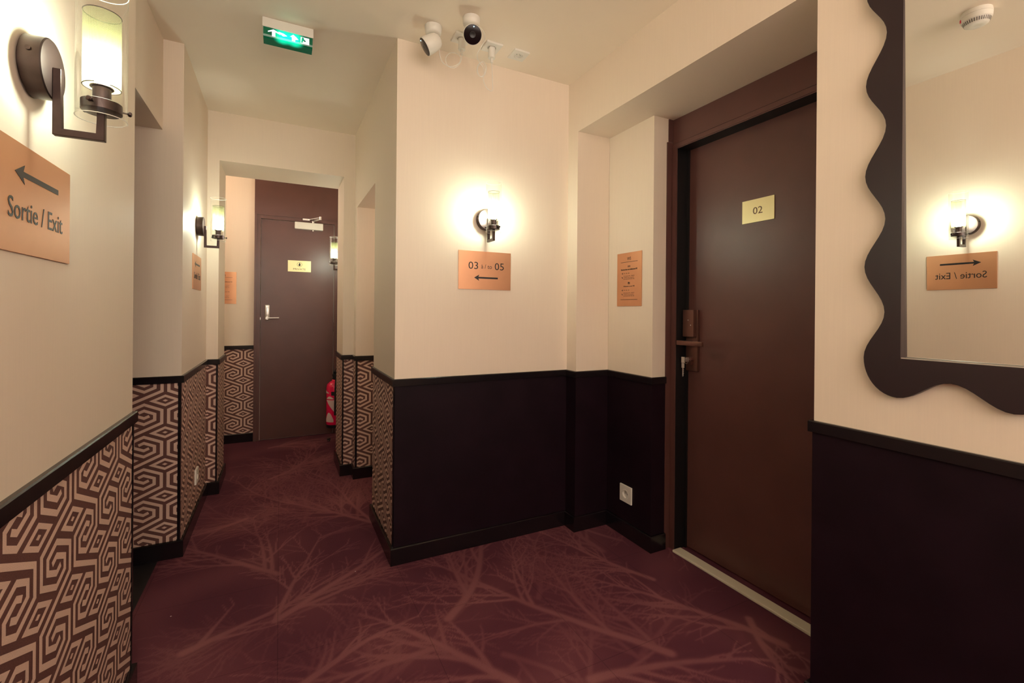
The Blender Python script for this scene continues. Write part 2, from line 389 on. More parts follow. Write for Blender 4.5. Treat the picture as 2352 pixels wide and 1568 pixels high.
o = obj('dado_panel', bm, M['dark'], w_cent); o['label'] = 'dark aubergine painted lower wall'
bm = B(); run(bm, RUN_M, zB, zR-.034, .003)
o = obj('dado_panel', bm, M['dark'], w_right); o['label'] = 'dark aubergine painted lower wall below the mirror'

# ------------------------------------------------------------------ wallpaper with hexagon key pattern
def clip(pl, W, H):
    for ax, lim, sg in ((0, 0, 1), (0, W, -1), (1, 0, 1), (1, H, -1)):
        out = []
        for i in range(len(pl)):
            a, b = pl[i], pl[(i+1) % len(pl)]
            da, db = (a[ax]-lim)*sg, (b[ax]-lim)*sg
            if da >= 0: out.append(a)
            if (da > 0) != (db > 0) and da != db:
                t = da/(da-db)
                if 0 < t < 1: out.append((a[0]+(b[0]-a[0])*t, a[1]+(b[1]-a[1])*t))
        pl = out
        if len(pl) < 3: return []
    return pl
DX, PY = .163, .153
PATH = [(-.0204, .0087), (0, .0179), (.0408, -.0005), (.0408, -.0283), (0, -.0467), (-.0682, -.016), (-.0682, .0457), (0, .0765),
        (.0682, .1073), (.0682, .169), (0, .1997), (-.0408, .1813), (-.0408, .1535), (0, .1351), (.0204, .1443)]
def stroke(pts, wd):
    V = [Vector(p) for p in pts]; n = len(V); L_, R_ = [], []
    for i in range(n):
        if i == 0: d = (V[1]-V[0]).normalized(); o = Vector((-d.y, d.x)); k = 1
        elif i == n-1: d = (V[-1]-V[-2]).normalized(); o = Vector((-d.y, d.x)); k = 1
        else:
            a = (V[i]-V[i-1]).normalized(); b = (V[i+1]-V[i]).normalized()
            na, nb = Vector((-a.y, a.x)), Vector((-b.y, b.x)); o = (na+nb).normalized(); k = 1/max(.3, o.dot(na))
        L_.append(V[i]+o*k*wd/2); R_.append(V[i]-o*k*wd/2)
    return [[tuple(L_[i]), tuple(L_[i+1]), tuple(R_[i+1]), tuple(R_[i])] for i in range(n-1)]
CELL = stroke(PATH, .0128)
def rhomb(hw, hh, hw2=None, hh2=None):
    o = [(hw, 0), (0, hh), (-hw, 0), (0, -hh)]
    if hw2 is None: return [o]
    i = [(hw2, 0), (0, hh2), (-hw2, 0), (0, -hh2)]
    return [[o[k], o[(k+1) % 4], i[(k+1) % 4], i[k]] for k in range(4)]
DIA = rhomb(.063, .0285, .0365, .0165) + rhomb(.011, .0055)
def wallpaper(owner, kind, loc, W, uc, zc, mirrored=False):
    """loc: lower left corner of the panel (base of wall), uc/zc: a spiral centre in panel coordinates / world height"""
    z0, z1 = zB-.002, zR-.032; H = z1-z0
    bm = B(); box(bm, 0, W, 0, H, 0, .0016)
    for f in bm.faces: f.material_index = 0
    vc = zc - z0
    i0 = int(math.floor((-uc)/DX))-1; i1 = int(math.ceil((W-uc)/DX))+1
    j0 = int(math.floor((-vc)/PY))-2; j1 = int(math.ceil((H-vc)/PY))+1
    for i in range(i0, i1+1):
        sg = -1 if ((i % 2 == 1) != mirrored) else 1
        for j in range(j0, j1+1):
            cx, cy = uc+i*DX, vc+j*PY
            polys = [[(cx+sg*x, cy+y) for x, y in q] for q in CELL] + [[(cx+DX/2+x, cy+(.0615 if sg > 0 else .0915)+y) for x, y in q] for q in DIA]
            for q in polys:
                c = clip(q, W, H)
                if len(c) < 3: continue
                ar = abs(sum(c[k][0]*c[(k+1) % len(c)][1]-c[(k+1) % len(c)][0]*c[k][1] for k in range(len(c))))/2
                if ar < 1e-7: continue
                f = bm.faces.new([bm.verts.new((x, y, .0021)) for x, y in c]); f.material_index = 1
    me = bpy.data.meshes.new('wallpaper')
    for f in bm.faces:
        f.normal_update()
        if f.material_index == 1 and f.normal.z < 0: f.normal_flip()
    bm.to_mesh(me); bm.free(); me.materials.append(M['wp_dark']); me.materials.append(M['wp_light'])
    o = bpy.data.objects.new('wallpaper', me); COL.objects.link(o); o.parent = owner
    o.matrix_world = frame(kind, (loc[0], loc[1], z0)); o['label'] = 'brown and beige hexagon key pattern wallpaper'
    return o
wallpaper(w_left, 'L', (xL, YB), yL-YB, 1.2731-YB, .6702)
wallpaper(w_corr, 'F', (-1.6, yA), xA+1.6, -.5709+1.6, .7017)
wallpaper(w_corr, 'L', (xA, yA), yG-yA, .09, .66)
wallpaper(w_arch, 'F', (xA, yG), o1-xA, -.3365-xA, .6133, True)
wallpaper(w_arch, 'L', (o1, yG), yG2-yG, .05, .66)
wallpaper(w_arch, 'R', (o2, yG2), yG2-yG, .05, .66)
wallpaper(w_arch, 'F', (o2, yG), xC-o2, .4296-o2, .680, True)
wallpaper(w_far, 'F', (-.9, yH), -.214+.9, -.3764+.9, .7776, True)
wallpaper(w_fr, 'R', (xW, yH), yH-yG2, .05, .66)
wallpaper(w_alc, 'F', (xC, yF), 1.3-xC, .5196-xC, .716, True)
wallpaper(w_alc, 'R', (xC, yG), yG-yF, .05, .66)
wallpaper(w_cent, 'R', (xC, yE), yE-yC, yE-2.3384, .6955, True)
# thin black strips that close the wallpaper on outside corners
def corner(owner, kind, loc, u0, u1):
    bm = B(); box(bm, u0, u1, zB, zR-.034, 0, .005)
    o = obj('corner_bead', bm, M['gloss'], owner); o.matrix_world = frame(kind, (loc[0], loc[1], 0)); o['label'] = 'thin black corner bead'
corner(w_left, 'L', (xL, yL), -.008, .0); corner(w_corr, 'F', (xA, yA), -.012, .0); corner(w_arch, 'F', (o1, yG), -.009, 0)
corner(w_arch, 'F', (o2, yG), 0, .009); corner(w_alc, 'F', (xC, yF), 0, .012); corner(w_cent, 'R', (xC, yC), -.012, 0)
corner(w_corr, 'F', (-.62, yA), -.012, 0)

# ------------------------------------------------------------------ room 02 door (right)
d = bpy.data.objects.new('door_1', None); COL.objects.link(d); d['kind'] = 'structure'; d['label'] = 'dark aubergine door of room 02 in the right recess'; d.location = (1.88, 1.29, 0)
def local(o, p):
    o.parent = p; o.matrix_parent_inverse = Matrix.Translation(-Vector(p.location)); return o
def dpart(name, mt, p, boxes, cyls=(), smooth=False):
    return local(simple(name, mt, None, smooth, boxes, cyls), p)
YD0, YD1, ZD = .868, 1.712, 2.0426
dpart('leaf', M['door'], d, [(1.8785, 1.92, YD0, YD1, .008, ZD, .0)])
f = dpart('door_frame', M['door'], d, [(1.80, 1.878, YD1, 1.744, 0, 2.0707), (1.80, 1.878, YN_ := yN, YD0, 0, 2.0707), (1.80, 1.878, YD0, YD1, ZD, 2.0707),
    (1.765, 1.80, 1.744, yK, 0, 2.08), (1.80, 1.94, 1.744, yK+.02, 0, 2.08),
    (1.797, 1.800, 1.716, 1.740, 0, 2.066), (1.797, 1.80, YD0, 1.716, 2.047, 2.066)])
dpart('transom_panel', M['door'], d, [(1.806, 1.94, yN, yK+.02, 2.0735, zDL-.002), (1.803, 1.806, yN, 1.744, 2.0735, 2.105), (1.775, 1.806, 1.7445, yK, 2.083, zDL-.002)])
dpart('jamb_lining', M['black'], d, [(1.802, 1.878, YD1-.001, YD1+.001, 0, ZD), (1.802, 1.878, YD0, YD1, ZD-.001, ZD+.001), (1.868, 1.8785, YD1-.012, YD1, 0, ZD)])
tb = B(); box(tb, 1.776, 1.832, yN+.03, 1.700, 0, .012, .003)
th = local(obj('threshold_bar', tb, M['threshold']), d); th['label'] = 'cream metal bar along the foot of the door'
# electronic lock
lk = B(); box(lk, 1.862, 1.8785, 1.632, 1.703, .912, 1.222, .003)
lock = local(obj('lock_plate', lk, M['copperlock']), d)
lk = B(); box(lk, 1.838, 1.862, 1.636, 1.704, 1.085, 1.222, .003); lkr = obj('card_reader', lk, M['copperlock']); lkr.parent = lock
lk = B(); box(lk, 1.785, 1.798, 1.538, 1.695, 1.045, 1.068, .002); cyl(lk, (1.862, 1.668, 1.056), (1.79, 1.668, 1.056), .011)
q = obj('lever_handle', lk, M['copperlock'], None, True); q.parent = lock
lk = B(); cyl(lk, (1.865, 1.664, .972), (1.845, 1.664, .972), .0115); box(lk, 1.846, 1.862, 1.658, 1.670, .945, .972)
q = obj('lock_cylinder', lk, M['copperlock'], None, True); q.parent = lock
for i, (yy, zz) in enumerate(((1.668, 1.170), (1.652, 1.145))):
    q = simple('status_light', M['white'], None, False, [(1.8372, 1.8382, yy-.002, yy+.002, zz-.002, zz+.002)]); q.parent = lock
# keys
kt = thing('key_bunch', 'R', (1.84, 1.664, .972), 'small bunch of brass keys hanging from the lock of door 02', 'keys')
kb = B(); box(kb, -.0015, .0015, -.011, .011, .0, .022, .0005); box(kb, -.0012, .0012, -.004, .004, -.006, .002); o = obj('inserted_key', kb, M['silver'], kt)
kb = B(); tube(kb, [(0+.012*math.sin(a), -.008+.012*math.cos(a), .018) for a in [i*pi/12 for i in range(25)]], .0009, 6); obj('key_ring', kb, M['silver'], kt, True)
kb = B(); box(kb, -.030, -.012, -.044, -.020, .016, .018, .0006); box(kb, -.024, -.018, -.088, -.044, .0162, .0178)
for j in range(4): box(kb, -.018, -.0158+.0008*(j % 2), -.082+j*.009, -.078+j*.009, .0162, .0178)
obj('hanging_key', kb, M['silver'], kt)
kb = B(); box(kb, -.028, -.006, -.018, .012, .020, .022, .0006); obj('key_tag', kb, M['silver'], kt)

# ------------------------------------------------------------------ private door (far)
d2 = bpy.data.objects.new('door_2', None); COL.objects.link(d2); d2['kind'] = 'structure'; d2['label'] = 'dark private door at the end of the corridor'; d2.location = (.15, yH, 0)
x0, x1 = -.1605, .4674
dpart('leaf', M['door'], d2, [(x0, x1, yH-.016, yH+.02, .006, 2.044)])
dpart('door_frame', M['door'], d2, [(-.213, x0-.004, yH-.028, yH, 0, 2.048), (x1+.004, .503, yH-.028, yH, 0, 2.048), (-.213, .503, yH-.028, yH, 2.048, 2.091),
      (-.213, -.196, yH-.036, yH-.028, 0, 2.080), (.494, .503, yH-.036, yH-.028, 0, 2.080), (-.213, .503, yH-.036, yH-.028, 2.080, 2.091)])
dpart('transom_panel', M['door'], d2, [(-.214, xW, yH-.024, yH, 2.0915, zC)])
dpart('filler_strip', M['dark'], d2, [(.5035, xW, yH-.020, yH, 0, 2.0915)])
dpart('hinge', M['door'], d2, [(.4685, .478, yH-.036, yH-.02, 1.00, 1.09)], [((.473, yH-.040, 1.00), (.473, yH-.040, 1.09), .006)])
dpart('hinge', M['door'], d2, [(.4685, .478, yH-.036, yH-.02, 1.80, 1.89)], [((.473, yH-.040, 1.80), (.473, yH-.040, 1.89), .006)])
bm = B(); box(bm, -.126, -.086, yH-.036, yH-.016, 1.110, 1.252, .006)
lk2 = local(obj('lock_plate', bm, M['silver'], None, True), d2); lk2['label'] = 'silver keypad lock plate'
bm = B(); cyl(bm, (-.106, yH-.036, 1.130), (-.106, yH-.062, 1.130), .012); cyl(bm, (-.110, yH-.058, 1.130), (-.008, yH-.058, 1.132), .007)
q = obj('lever_handle', bm, M['silver'], None, True); q.parent = lk2
bm = B()
for a in range(2):
    for b_ in range(4): box(bm, -.114+a*.010, -.108+a*.010, yH-.0368, yH-.036, 1.185+b_*.013, 1.191+b_*.013)
q = obj('keypad_buttons', bm, M['slot'], None); q.parent = lk2
dpart('latch_plate', M['silver'], d2, [(-.1645, -.1600, yH-.030, yH-.024, 1.115, 1.135)])
bm = B(); box(bm, .117, .364, yH-.066, yH-.016, 1.974, 2.038, .004)
cl = local(obj('door_closer', bm, M['white']), d2); cl['label'] = 'white door closer body'
bm = B(); cyl(bm, (.277, yH-.041, 2.036), (.277, yH-.041, 2.056), .010); cyl(bm, (.277, yH-.041, 1.962), (.277, yH-.041, 1.976), .008)
box(bm, .267, .287, yH-.050, yH-.032, 2.050, 2.062)
def bar(bm, p, q_, w_, h_):
    p, q_ = Vector(p), Vector(q_); t = (q_-p).normalized(); s = t.cross(Vector((0, 0, 1))).normalized()*w_/2; u_ = Vector((0, 0, h_/2))
    a = [bm.verts.new(c) for c in (p-s-u_, p+s-u_, p+s+u_, p-s+u_)]; b = [bm.verts.new(c) for c in (q_-s-u_, q_+s-u_, q_+s+u_, q_-s+u_)]
    bridge(bm, a, b); bm.faces.new(a[::-1]); bm.faces.new(b)
bar(bm, (.277, yH-.041, 2.056), (.330, yH-.20, 2.060), .020, .008)
cyl(bm, (.330, yH-.20, 2.050), (.330, yH-.20, 2.078), .010)
bar(bm, (.330, yH-.20, 2.070), (.235, yH-.045, 2.068), .014, .006)
box(bm, .185, .245, yH-.052, yH-.028, 2.060, 2.076)
q = obj('closer_arm', bm, M['silver'], None, True); q.parent = cl

# ------------------------------------------------------------------ plaques
def plate(name, kind, loc, W, H, mt, label, cat='sign', group=None):
    t = thing(name, kind, loc, label, cat, group)
    bm = B(); box(bm, -W/2, W/2, -H/2, H/2, .0005, .0035, .0004); obj('plate', bm, mt, t); return t
def arrow(bm, cx, cy, Lg, left=True, th=.010, hd=.034, hl=.034):
    s = -1 if left else 1
    pts = [(cx-s*Lg/2, cy-th/2), (cx+s*(Lg/2-hl*.85), cy-th/2), (cx+s*(Lg/2-hl), cy-hd/2), (cx+s*Lg/2, cy), (cx+s*(Lg/2-hl), cy+hd/2), (cx+s*(Lg/2-hl*.85), cy+th/2), (cx-s*Lg/2, cy+th/2)]
    prism(bm, pts, .0035, .0041)
def exit_sign(kind, loc, label):
    t = plate('exit_sign', kind, loc, .292, .193, M['copper'], label)
    bm = B(); arrow(bm, .0, .044, .172); obj('arrow', bm, M['ink'], t)
    bm = B(); text_bm(bm, 'Sortie / Exit', 0, -.010-.010, w=.215, h=.036, z0=.0035); obj('lettering', bm, M['ink'], t)
    return t
exit_sign('L', (xL, 1.174, 1.393), 'copper Sortie / Exit sign with left arrow on the near left wall, cut by the frame')
exit_sign('L', (xA, 3.150, 1.412), 'small distant copper exit sign below the lamp on the corridor left wall')
t = plate('room_direction_sign', 'F', (.949, yC, 1.4165), .294, .197, M['copper'], 'copper sign reading 03 to 05 with arrow, below the lamp on the centre wall')
for tx, px_, py_, w_, h_ in (('03', -.067, .024, .053, .037), ('05', .080, .024, .053, .037), ('à / to', .007, .021, .060, .022)):
    bm = B(); text_bm(bm, tx, px_, py_, w=w_, h=h_, z0=.0035); obj('lettering', bm, M['ink'], t)
bm = B(); arrow(bm, .005, -.038, .134, True, .009, .032, .028); obj('arrow', bm, M['ink'], t)
def info_panel(kind, loc, W, H, label):
    t = plate('information_panel', kind, loc, W, H, M['copper'], label)
    a, b = W/.1935, H/.289
    z = .0035
    for tx, x_, y_, w_, h_, mm, nm, bo in [('WS', 0, .112, .030, .017, 'ink', 'lettering', 0), ('Bienvenue dans votre établissement WS', 0, .054, .128, .0085, 'ink', 'lettering', .02), ('Welcome to your WS', 0, -.038, .088, .0085, 'ink', 'lettering', .02)] + \
        [(tx, x_, y_+oy, w_, h_, 'inkfade', 'small_print', 0) for oy in (0, -.0915) for tx, x_, y_, w_, h_ in (('01 - 02 - 03', -.019, .033, .042, .006), ('Réception 7/7 - 24h/24', 0, .018, .084, .0062), ('contact à la réception', -.002, .010, .080, .0062), ('01 02 03 04 05 06', 0, .002, .084, .0055))]:
        bm = B(); text_bm(bm, tx, x_*a, y_*b, w=w_*a, h=h_*b, z0=z, th=.0004, bold=bo); obj(nm, bm, M[mm], t)
    for y in (.094, -.1095):
        bm = B(); box(bm, -.066*a, .066*a, (y-.001)*b, (y+.001)*b, z, z+.0005); obj('rule', bm, M['ink'], t)
    bm = B(); box(bm, -.0085*a, -.0035*a, .065*b, .075*b, z, z+.0005); box(bm, .0025*a, .0075*a, .065*b, .075*b, z, z+.0005); obj('flag_pictogram', bm, M['ink'], t)
    bm = B(); box(bm, -.008*a, 0, -.020*b, -.0145*b, z, z+.0005)
    for k in range(3): box(bm, -.008*a, .008*a, (-.026+k*.004)*b, (-.0235+k*.004)*b, z, z+.0005)
    obj('flag_pictogram', bm, M['ink'], t)
    for oy in (0, -.0915):
        bm = B(); poly(bm, [(-.059*a, (.033+oy)*b), (-.048*a, (.038+oy)*b), (-.051*a, (.033+oy)*b), (-.048*a, (.028+oy)*b)], z, z+.0005); obj('arrow_pictogram', bm, M['ink'], t)
        bm = B(); poly(bm, [(-.060*a, (.014+oy)*b), (-.056*a, (.015+oy)*b), (-.054*a, (.011+oy)*b), (-.049*a, (.012+oy)*b), (-.052*a, (.006+oy)*b)], z, z+.0005); obj('phone_pictogram', bm, M['ink'], t)
    return t
info_panel('R', (xJ, 1.9245, 1.385), .1935, .289, 'tall copper WS information panel on the recess wall beside door 02')
info_panel('F', (-.4515, yH, 1.4005), .1935, .287, 'copper information panel half hidden behind the far doorway jamb')
t = plate('private_sign', 'F', (.162, yH-.016, 1.6235), .200, .106, M['brass'], 'pale brass PRIVATE sign on the far door')
bm = B(); text_bm(bm, 'PRIVATE', 0, -.028, w=.108, h=.017, z0=.0035); obj('lettering', bm, M['inkfade'], t)
bm = B(); tube(bm, [(.021*math.cos(a), .016+.021*math.sin(a), .004) for a in [i*pi/16 for i in range(33)]], .0011, 6)
prism(bm, [(-.007, .002), (.006, .002), (.0085, .012), (.0075, .024), (.005, .024), (.004, .030), (.001, .032), (-.002, .031), (-.0035, .026), (-.006, .022), (-.009, .012)], .0035, .0042)
obj('hand_pictogram', bm, M['ink'], t)
t = plate('room_number_sign', 'R', (1.8785, 1.3205, 1.661), .152, .102, M['brass'], 'pale brass plate numbered 02 on the right door')
bm = B(); text_bm(bm, '02', 0, .0, w=.045, h=.031, z0=.0035); obj('lettering', bm, M['inkfade'], t)

# ------------------------------------------------------------------ wall lamps
def sconce(kind, loc, label):
    g = 'glass cylinder wall lamps'
    t = thing('wall_lamp', kind, loc, label, 'lamp', g)
    bm = B(); lathe(bm, (0, 0, 0), (0, 0, 1), [(0, .046), (.004, .046), (.004, .054), (.032, .054), (.034, .052)], 48)
    wp = obj('wall_plate', bm, M['bronze'], t, True)
    bm = B(); cyl(bm, (-.0550, .012, .018), (-.052, .012, .018), .004, 16); obj('screw', bm, M['bronze'], wp, True)
    g_ = .103
    bm = B(); U = [(.034, .004), (.034, -.119), (g_+.006, -.119), (g_+.006, -.062), (g_-.006, -.062), (g_-.006, -.107), (.046, -.107), (.046, .004)]
    ua = [bm.verts.new((-.006, y_, z_)) for z_, y_ in U]; ub = [bm.verts.new((.006, y_, z_)) for z_, y_ in U]; bridge(bm, ua, ub); bm.faces.new(ua[::-1]); bm.faces.new(ub)
    bmesh.ops.bevel(bm, geom=list(bm.edges), offset=.0008, segments=1, affect='EDGES')
    obj('arm', bm, M['bronze'], t)
    bm = B(); lathe(bm, (0, -.064, g_), (0, 1, 0), [(0, .029), (.0015, .031), (.0185, .031), (.020, .029)], 40); hd = obj('glass_holder', bm, M['bronze'], t, True)
    for a in (-100, 20, 140):
        a = R(a); dx, dz = math.sin(a), math.cos(a); bm = B()
        cyl(bm, (dx*.030, -.054, g_+dz*.030), (dx*.040, -.054, g_+dz*.040), .0018, 10); lathe(bm, (dx*.0385, -.054, g_+dz*.0385), (dx, 0, dz), [(0, .003), (.0015, .0048), (.005, .0048), (.0065, .003)], 16)
        obj('knob', bm, M['bronze'], hd, True)
    bm = B(); lathe(bm, (0, -.044, g_), (0, 1, 0), [(0, .014), (.026, .014), (.027, .018), (.029, .018), (.030, .012)], 32); obj('socket', bm, M['bronze'], t, True)
    # gauze cylinder, open at both ends, uv mapped
    bm = B(); uv = bm.loops.layers.uv.new('UVMap'); N = 48; K = 6; y0, y1, r = -.016, .124, .0285
    rows = [[bm.verts.new((r*math.cos(2*pi*i/N), y0+(y1-y0)*k/K, g_+r*math.sin(2*pi*i/N))) for i in range(N)] for k in range(K+1)]
    for k in range(K):
        for i in range(N):
            f = bm.faces.new((rows[k][i], rows[k][(i+1) % N], rows[k+1][(i+1) % N], rows[k+1][i]))
            for lp, (a, b_) in zip(f.loops, ((i, k), (i+1, k), (i+1, k+1), (i, k+1))): lp[uv].uv = (a/N, b_/K)
    sh_ = obj('gauze_shade', bm, M['gauze'], t, True)
    for yy in (y0, y1):
        bm = B(); tube(bm, [(r*math.cos(2*pi*i/32), yy, g_+r*math.sin(2*pi*i/32)) for i in range(33)], .0009, 6); obj('rim', bm, M['bronze'], sh_, True)
    bm = B(); N = 64
    for (ra, rb) in (((.0365), (.0365)),):
        lathe(bm, (0, -.076, g_), (0, 1, 0), [(0, .0385), (.246, .0385)], N, False, False)
    gl = obj('glass_tube', bm, M['glass'], t, True)
    for yy in (-.076, .170):
        bm = B(); tube(bm, [(.0385*math.cos(2*pi*i/48), yy, g_+.0385*math.sin(2*pi*i/48)) for i in range(49)], .0007, 6); obj('glass_edge', bm, M['white'], gl, True)
    bm = B(); lathe(bm, (0, -.012, g_), (0, 1, 0), [(0, .010), (.012, .012), (.028, .018), (.042, .0195), (.054, .016), (.060, .009), (.063, .001)], 24)
    obj('bulb', bm, M['bulb'], t, True)
    return t
sconce('L', (xL, 1.143, 1.640), 'large bronze wall lamp on the near left wall, cut by the top of the frame')
sconce('L', (xA, 3.150, 1.677), 'bronze wall lamp on the corridor left wall above the small exit sign')
sconce('F', (.949, yC, 1.677), 'bronze wall lamp on the centre wall above the 03 to 05 sign')
sconce('R', (xW, 4.30, 1.677), 'wall lamp half hidden by the far doorway jamb, in front of the private door')
sconce('L', (xL, -.95, 1.66), 'added fill lamp on the left wall behind the viewpoint, out of view')  # extra lamp added out of view to light the near end

# ------------------------------------------------------------------ mirror
mt_ = thing('wavy_mirror', 'R', (xD, .2945, 1.583), 'wall mirror with wavy dark aubergine frame on the right wall', 'mirror')
# local x = -Y: left side (world Y .69) is local -.3955
def outline():
    pts = []
    hw, hv = .3995, .4973    # outward peaks
    # side peaks at local y = -.4973,-.2486,0,.2486,.4973 ; bottom peaks at local x = -.3225,-.1075,.1075,.3225
    def side(n=64):
        return [(.3755+.0240*math.cos(2*pi*(v+.4973)/.24865), v) for v in [-.4973+.9946*i/n for i in range(n+1)]]
    def bot(n=48):
        return [(u, .5705+.026*math.cos(2*pi*(u+.3225)/.215)) for u in [-.3225+.645*i/n for i in range(n+1)]]
    rs = side(); tp = bot()
    def cor(sx, sy):
        a = [(.3225+(.3995-.3225)*math.cos(t), .4973+(.5965-.4973)*math.sin(t)) for t in [pi/2*i/12 for i in range(1, 12)]]
        return [(x*sx, y*sy) for x, y in a]
    pts += rs                                         # right side upward
    pts += cor(1, 1)
    pts += [(u, v) for u, v in tp[::-1]]
    pts += cor(-1, 1)[::-1]
    pts += [(-x, y) for x, y in rs[::-1]]
    pts += cor(-1, -1)
    pts += [(u, -v) for u, v in tp]
    pts += cor(1, -1)[::-1]
    return pts
OUT = outline(); IX, IY = .3145, .4935
bm = B()
def proj_in(p):
    x, y = p; k = max(abs(x)/IX, abs(y)/IY); return (x/k, y/k)
# insert exact inner corners by matching angle
seq = []
for p in OUT: seq.append((p, proj_in(p)))
def snap(seq):
    for cx_, cy_ in ((IX, IY), (-IX, IY), (-IX, -IY), (IX, -IY)):
        j = min(range(len(seq)), key=lambda k: (seq[k][1][0]-cx_)**2+(seq[k][1][1]-cy_)**2); seq[j] = (seq[j][0], (cx_, cy_))
    return seq
seq = snap(seq); n = len(seq); T = .022
A = [[bm.verts.new((*o_, z)) for o_, i_ in seq] for z in (0, T-.0015)]
Ab = [bm.verts.new((o_[0]*.997, o_[1]*.997, T)) for o_, i_ in seq]
I1 = [bm.verts.new((*i_, T)) for o_, i_ in seq]; I0 = [bm.verts.new((*i_, 0)) for o_, i_ in seq]
for a, b_ in ((A[0], A[1]), (A[1], Ab), (Ab, I1), (I1, I0), (I0, A[0])): bridge(bm, a, b_)
obj('frame', bm, M['mframe'], mt_)
bm = B(); box(bm, -IX, IX, -IY, IY, -.001, .0)
gl = obj('glass', bm, M['mirror'], mt_)
gl.location = (0, 0, .015)
gl.rotation_euler = (R(.80), R(-.54), 0)
bm = B()
for (a0, a1, b0, b1) in ((-IX, IX, -IY, -IY+.003),): box(bm, a0, a1, b0, b1, .015, .0195)
o = obj('bevel_highlight', bm, M['silver'], mt_)  # silver strip drawn as the bright highlight along the lower glass bevel

# ------------------------------------------------------------------ sockets
def wall_socket(kind, loc, label, name='wall_socket', Wd=.084, group=None, round_hole=True):
    t = thing(name, kind, loc, label, 'socket', group)
    bm = B(); N = 48; h2 = Wd/2
    cs = [(math.cos(2*pi*i/N+pi/4), math.sin(2*pi*i/N+pi/4)) for i in range(N)]
    sq = [(x*h2/max(abs(x), abs(y)), y*h2/max(abs(x), abs(y))) for x, y in cs]
    r0 = [bm.verts.new((x, y, 0)) for x, y in sq]; r1 = [bm.verts.new((x, y, .0075)) for x, y in sq]; r2 = [bm.verts.new((x*.975, y*.975, .009)) for x, y in sq]
    r3 = [bm.verts.new((x*.0255, y*.0255, .009)) for x, y in cs]; r3b = [bm.verts.new((x*.025, y*.025, .0078)) for x, y in cs]; r4 = [bm.verts.new((x*.0235, y*.0235, .0095)) for x, y in cs]; r4b = [bm.verts.new((x*.021, y*.021, .0095)) for x, y in cs]; r5 = [bm.verts.new((x*.0200, y*.0200, .0015)) for x, y in cs]
    for p_, q_ in ((r0, r1), (r1, r2), (r2, r3), (r3, r3b), (r3b, r4), (r4, r4b), (r4b, r5)): bridge(bm, p_, q_)
    bm.faces.new(r5)
    pl = obj('cover_plate', bm, M['white'], t, True)
    for sx in (-.0095, .0095):
        bm = B(); cyl(bm, (sx, -.002, .0014), (sx, -.002, .0020), .0026, 12); obj('contact_hole', bm, M['slot'], t, True)
    bm = B(); cyl(bm, (0, .010, .003), (0, .010, .010), .0024, 12); obj('earth_pin', bm, M['chrome'], t, True)
    return t
wall_socket('R', (xJ-.003, 1.930, .2285), 'white wall socket low on the dark recess wall beside door 02', Wd=.09)
wall_socket('L', (xA+.0021, 3.165, .250), 'white wall socket seen edge-on in the corridor left wallpaper')

# ------------------------------------------------------------------ ceiling gear
GS = 'sockets in a row on the ceiling'
for k, (sx, lab) in enumerate(((.756, 'ceiling socket partly hidden behind the front camera, with a charger plugged in'), (.911, 'middle ceiling socket with a charger plugged in'), (1.059, 'empty white ceiling socket, rightmost of the three'))):
    wall_socket('C', (sx, 2.048, zC), lab, 'ceiling_socket', .083, GS)
def charger(sx, lab):
    t = thing('usb_charger', 'C', (sx, 2.048, zC-.003), lab, 'charger', 'white chargers in the ceiling sockets')
    bm = B(); lathe(bm, (0, 0, 0), (0, 0, 1), [(0, .0165), (.006, .0168), (.054, .0175), (.056, .0165)], 32); obj('body', bm, M['white'], t, True)
    bm = B(); box(bm, -.006, .006, -.0035, .0035, .056, .078, .001); obj('plug', bm, M['white'], t)
charger(.756, 'white charger hanging from the ceiling behind the front camera')
charger(.911, 'white charger hanging from the middle ceiling socket')
def ceiling_camera(base, nrm, L_, lab):
    t = thing('security_camera', 'C', base, lab, 'camera', 'white security cameras on the ceiling')
    MI = frame('C', base).inverted(); n_ = (MI.to_3x3() @ Vector(nrm)).normalized()
    bm = B(); lathe(bm, (0, 0, 0), (0, 0, 1), [(0, .030), (.0008, .0385), (.014, .0385), (.030, .036), (.036, .030), (.038, .018)], 40); obj('mount', bm, M['white'], t, True)
    c = Vector((0, 0, .072)) ; f0 = c + n_*L_*.55
    bm = B(); lathe(bm, f0, -n_, [(0, .0395), (.002, .0405), (.02, .0405), (.05, .0375), (.066, .0325), (.076, .024), (.081, .012), (.082, .001)], 48)
    bd = obj('body', bm, M['white'], t, True)
    bm = B(); lathe(bm, f0, n_, [(-.001, .0385), (.0012, .0385), (.0016, .037)], 48); lf = obj('face', bm, M['lens'], bd, True)
    bm = B(); lathe(bm, f0+n_*.0016, n_, [(0, .013), (.0006, .013), (.0006, .010), (.0001, .009)], 32); obj('lens_ring', bm, M['ink'], bd, True)
    u_ = (Vector((0, 0, -1)) - n_*n_.dot(Vector((0, 0, -1)))).normalized(); bm = B()
    s_ = n_.cross(u_)
    lathe(bm, f0+n_*.0016+u_*.030-s_*.003*1, n_, [(0, .0016), (.0005, .0016)], 12); obj('status_light', bm, M['led'], bd)
    return t
ceiling_camera((.612, 2.030, zC), (-.80, .20, -.56), .082, 'left white ceiling camera turned away to the left')
ceiling_camera((.744, 1.895, zC), (-.20, -.84, -.50), .082, 'white ceiling camera facing the viewer with round black face')
def cable(name, pts, lab, r=.0017, grp='thin white camera cables'):
    bm = B(); tube(bm, catmull(pts, 8), r, 7); o = obj(name, bm, M['white'], None, True)
    return tagp(o, lab, 'cable', grp)
zt = zC-.079
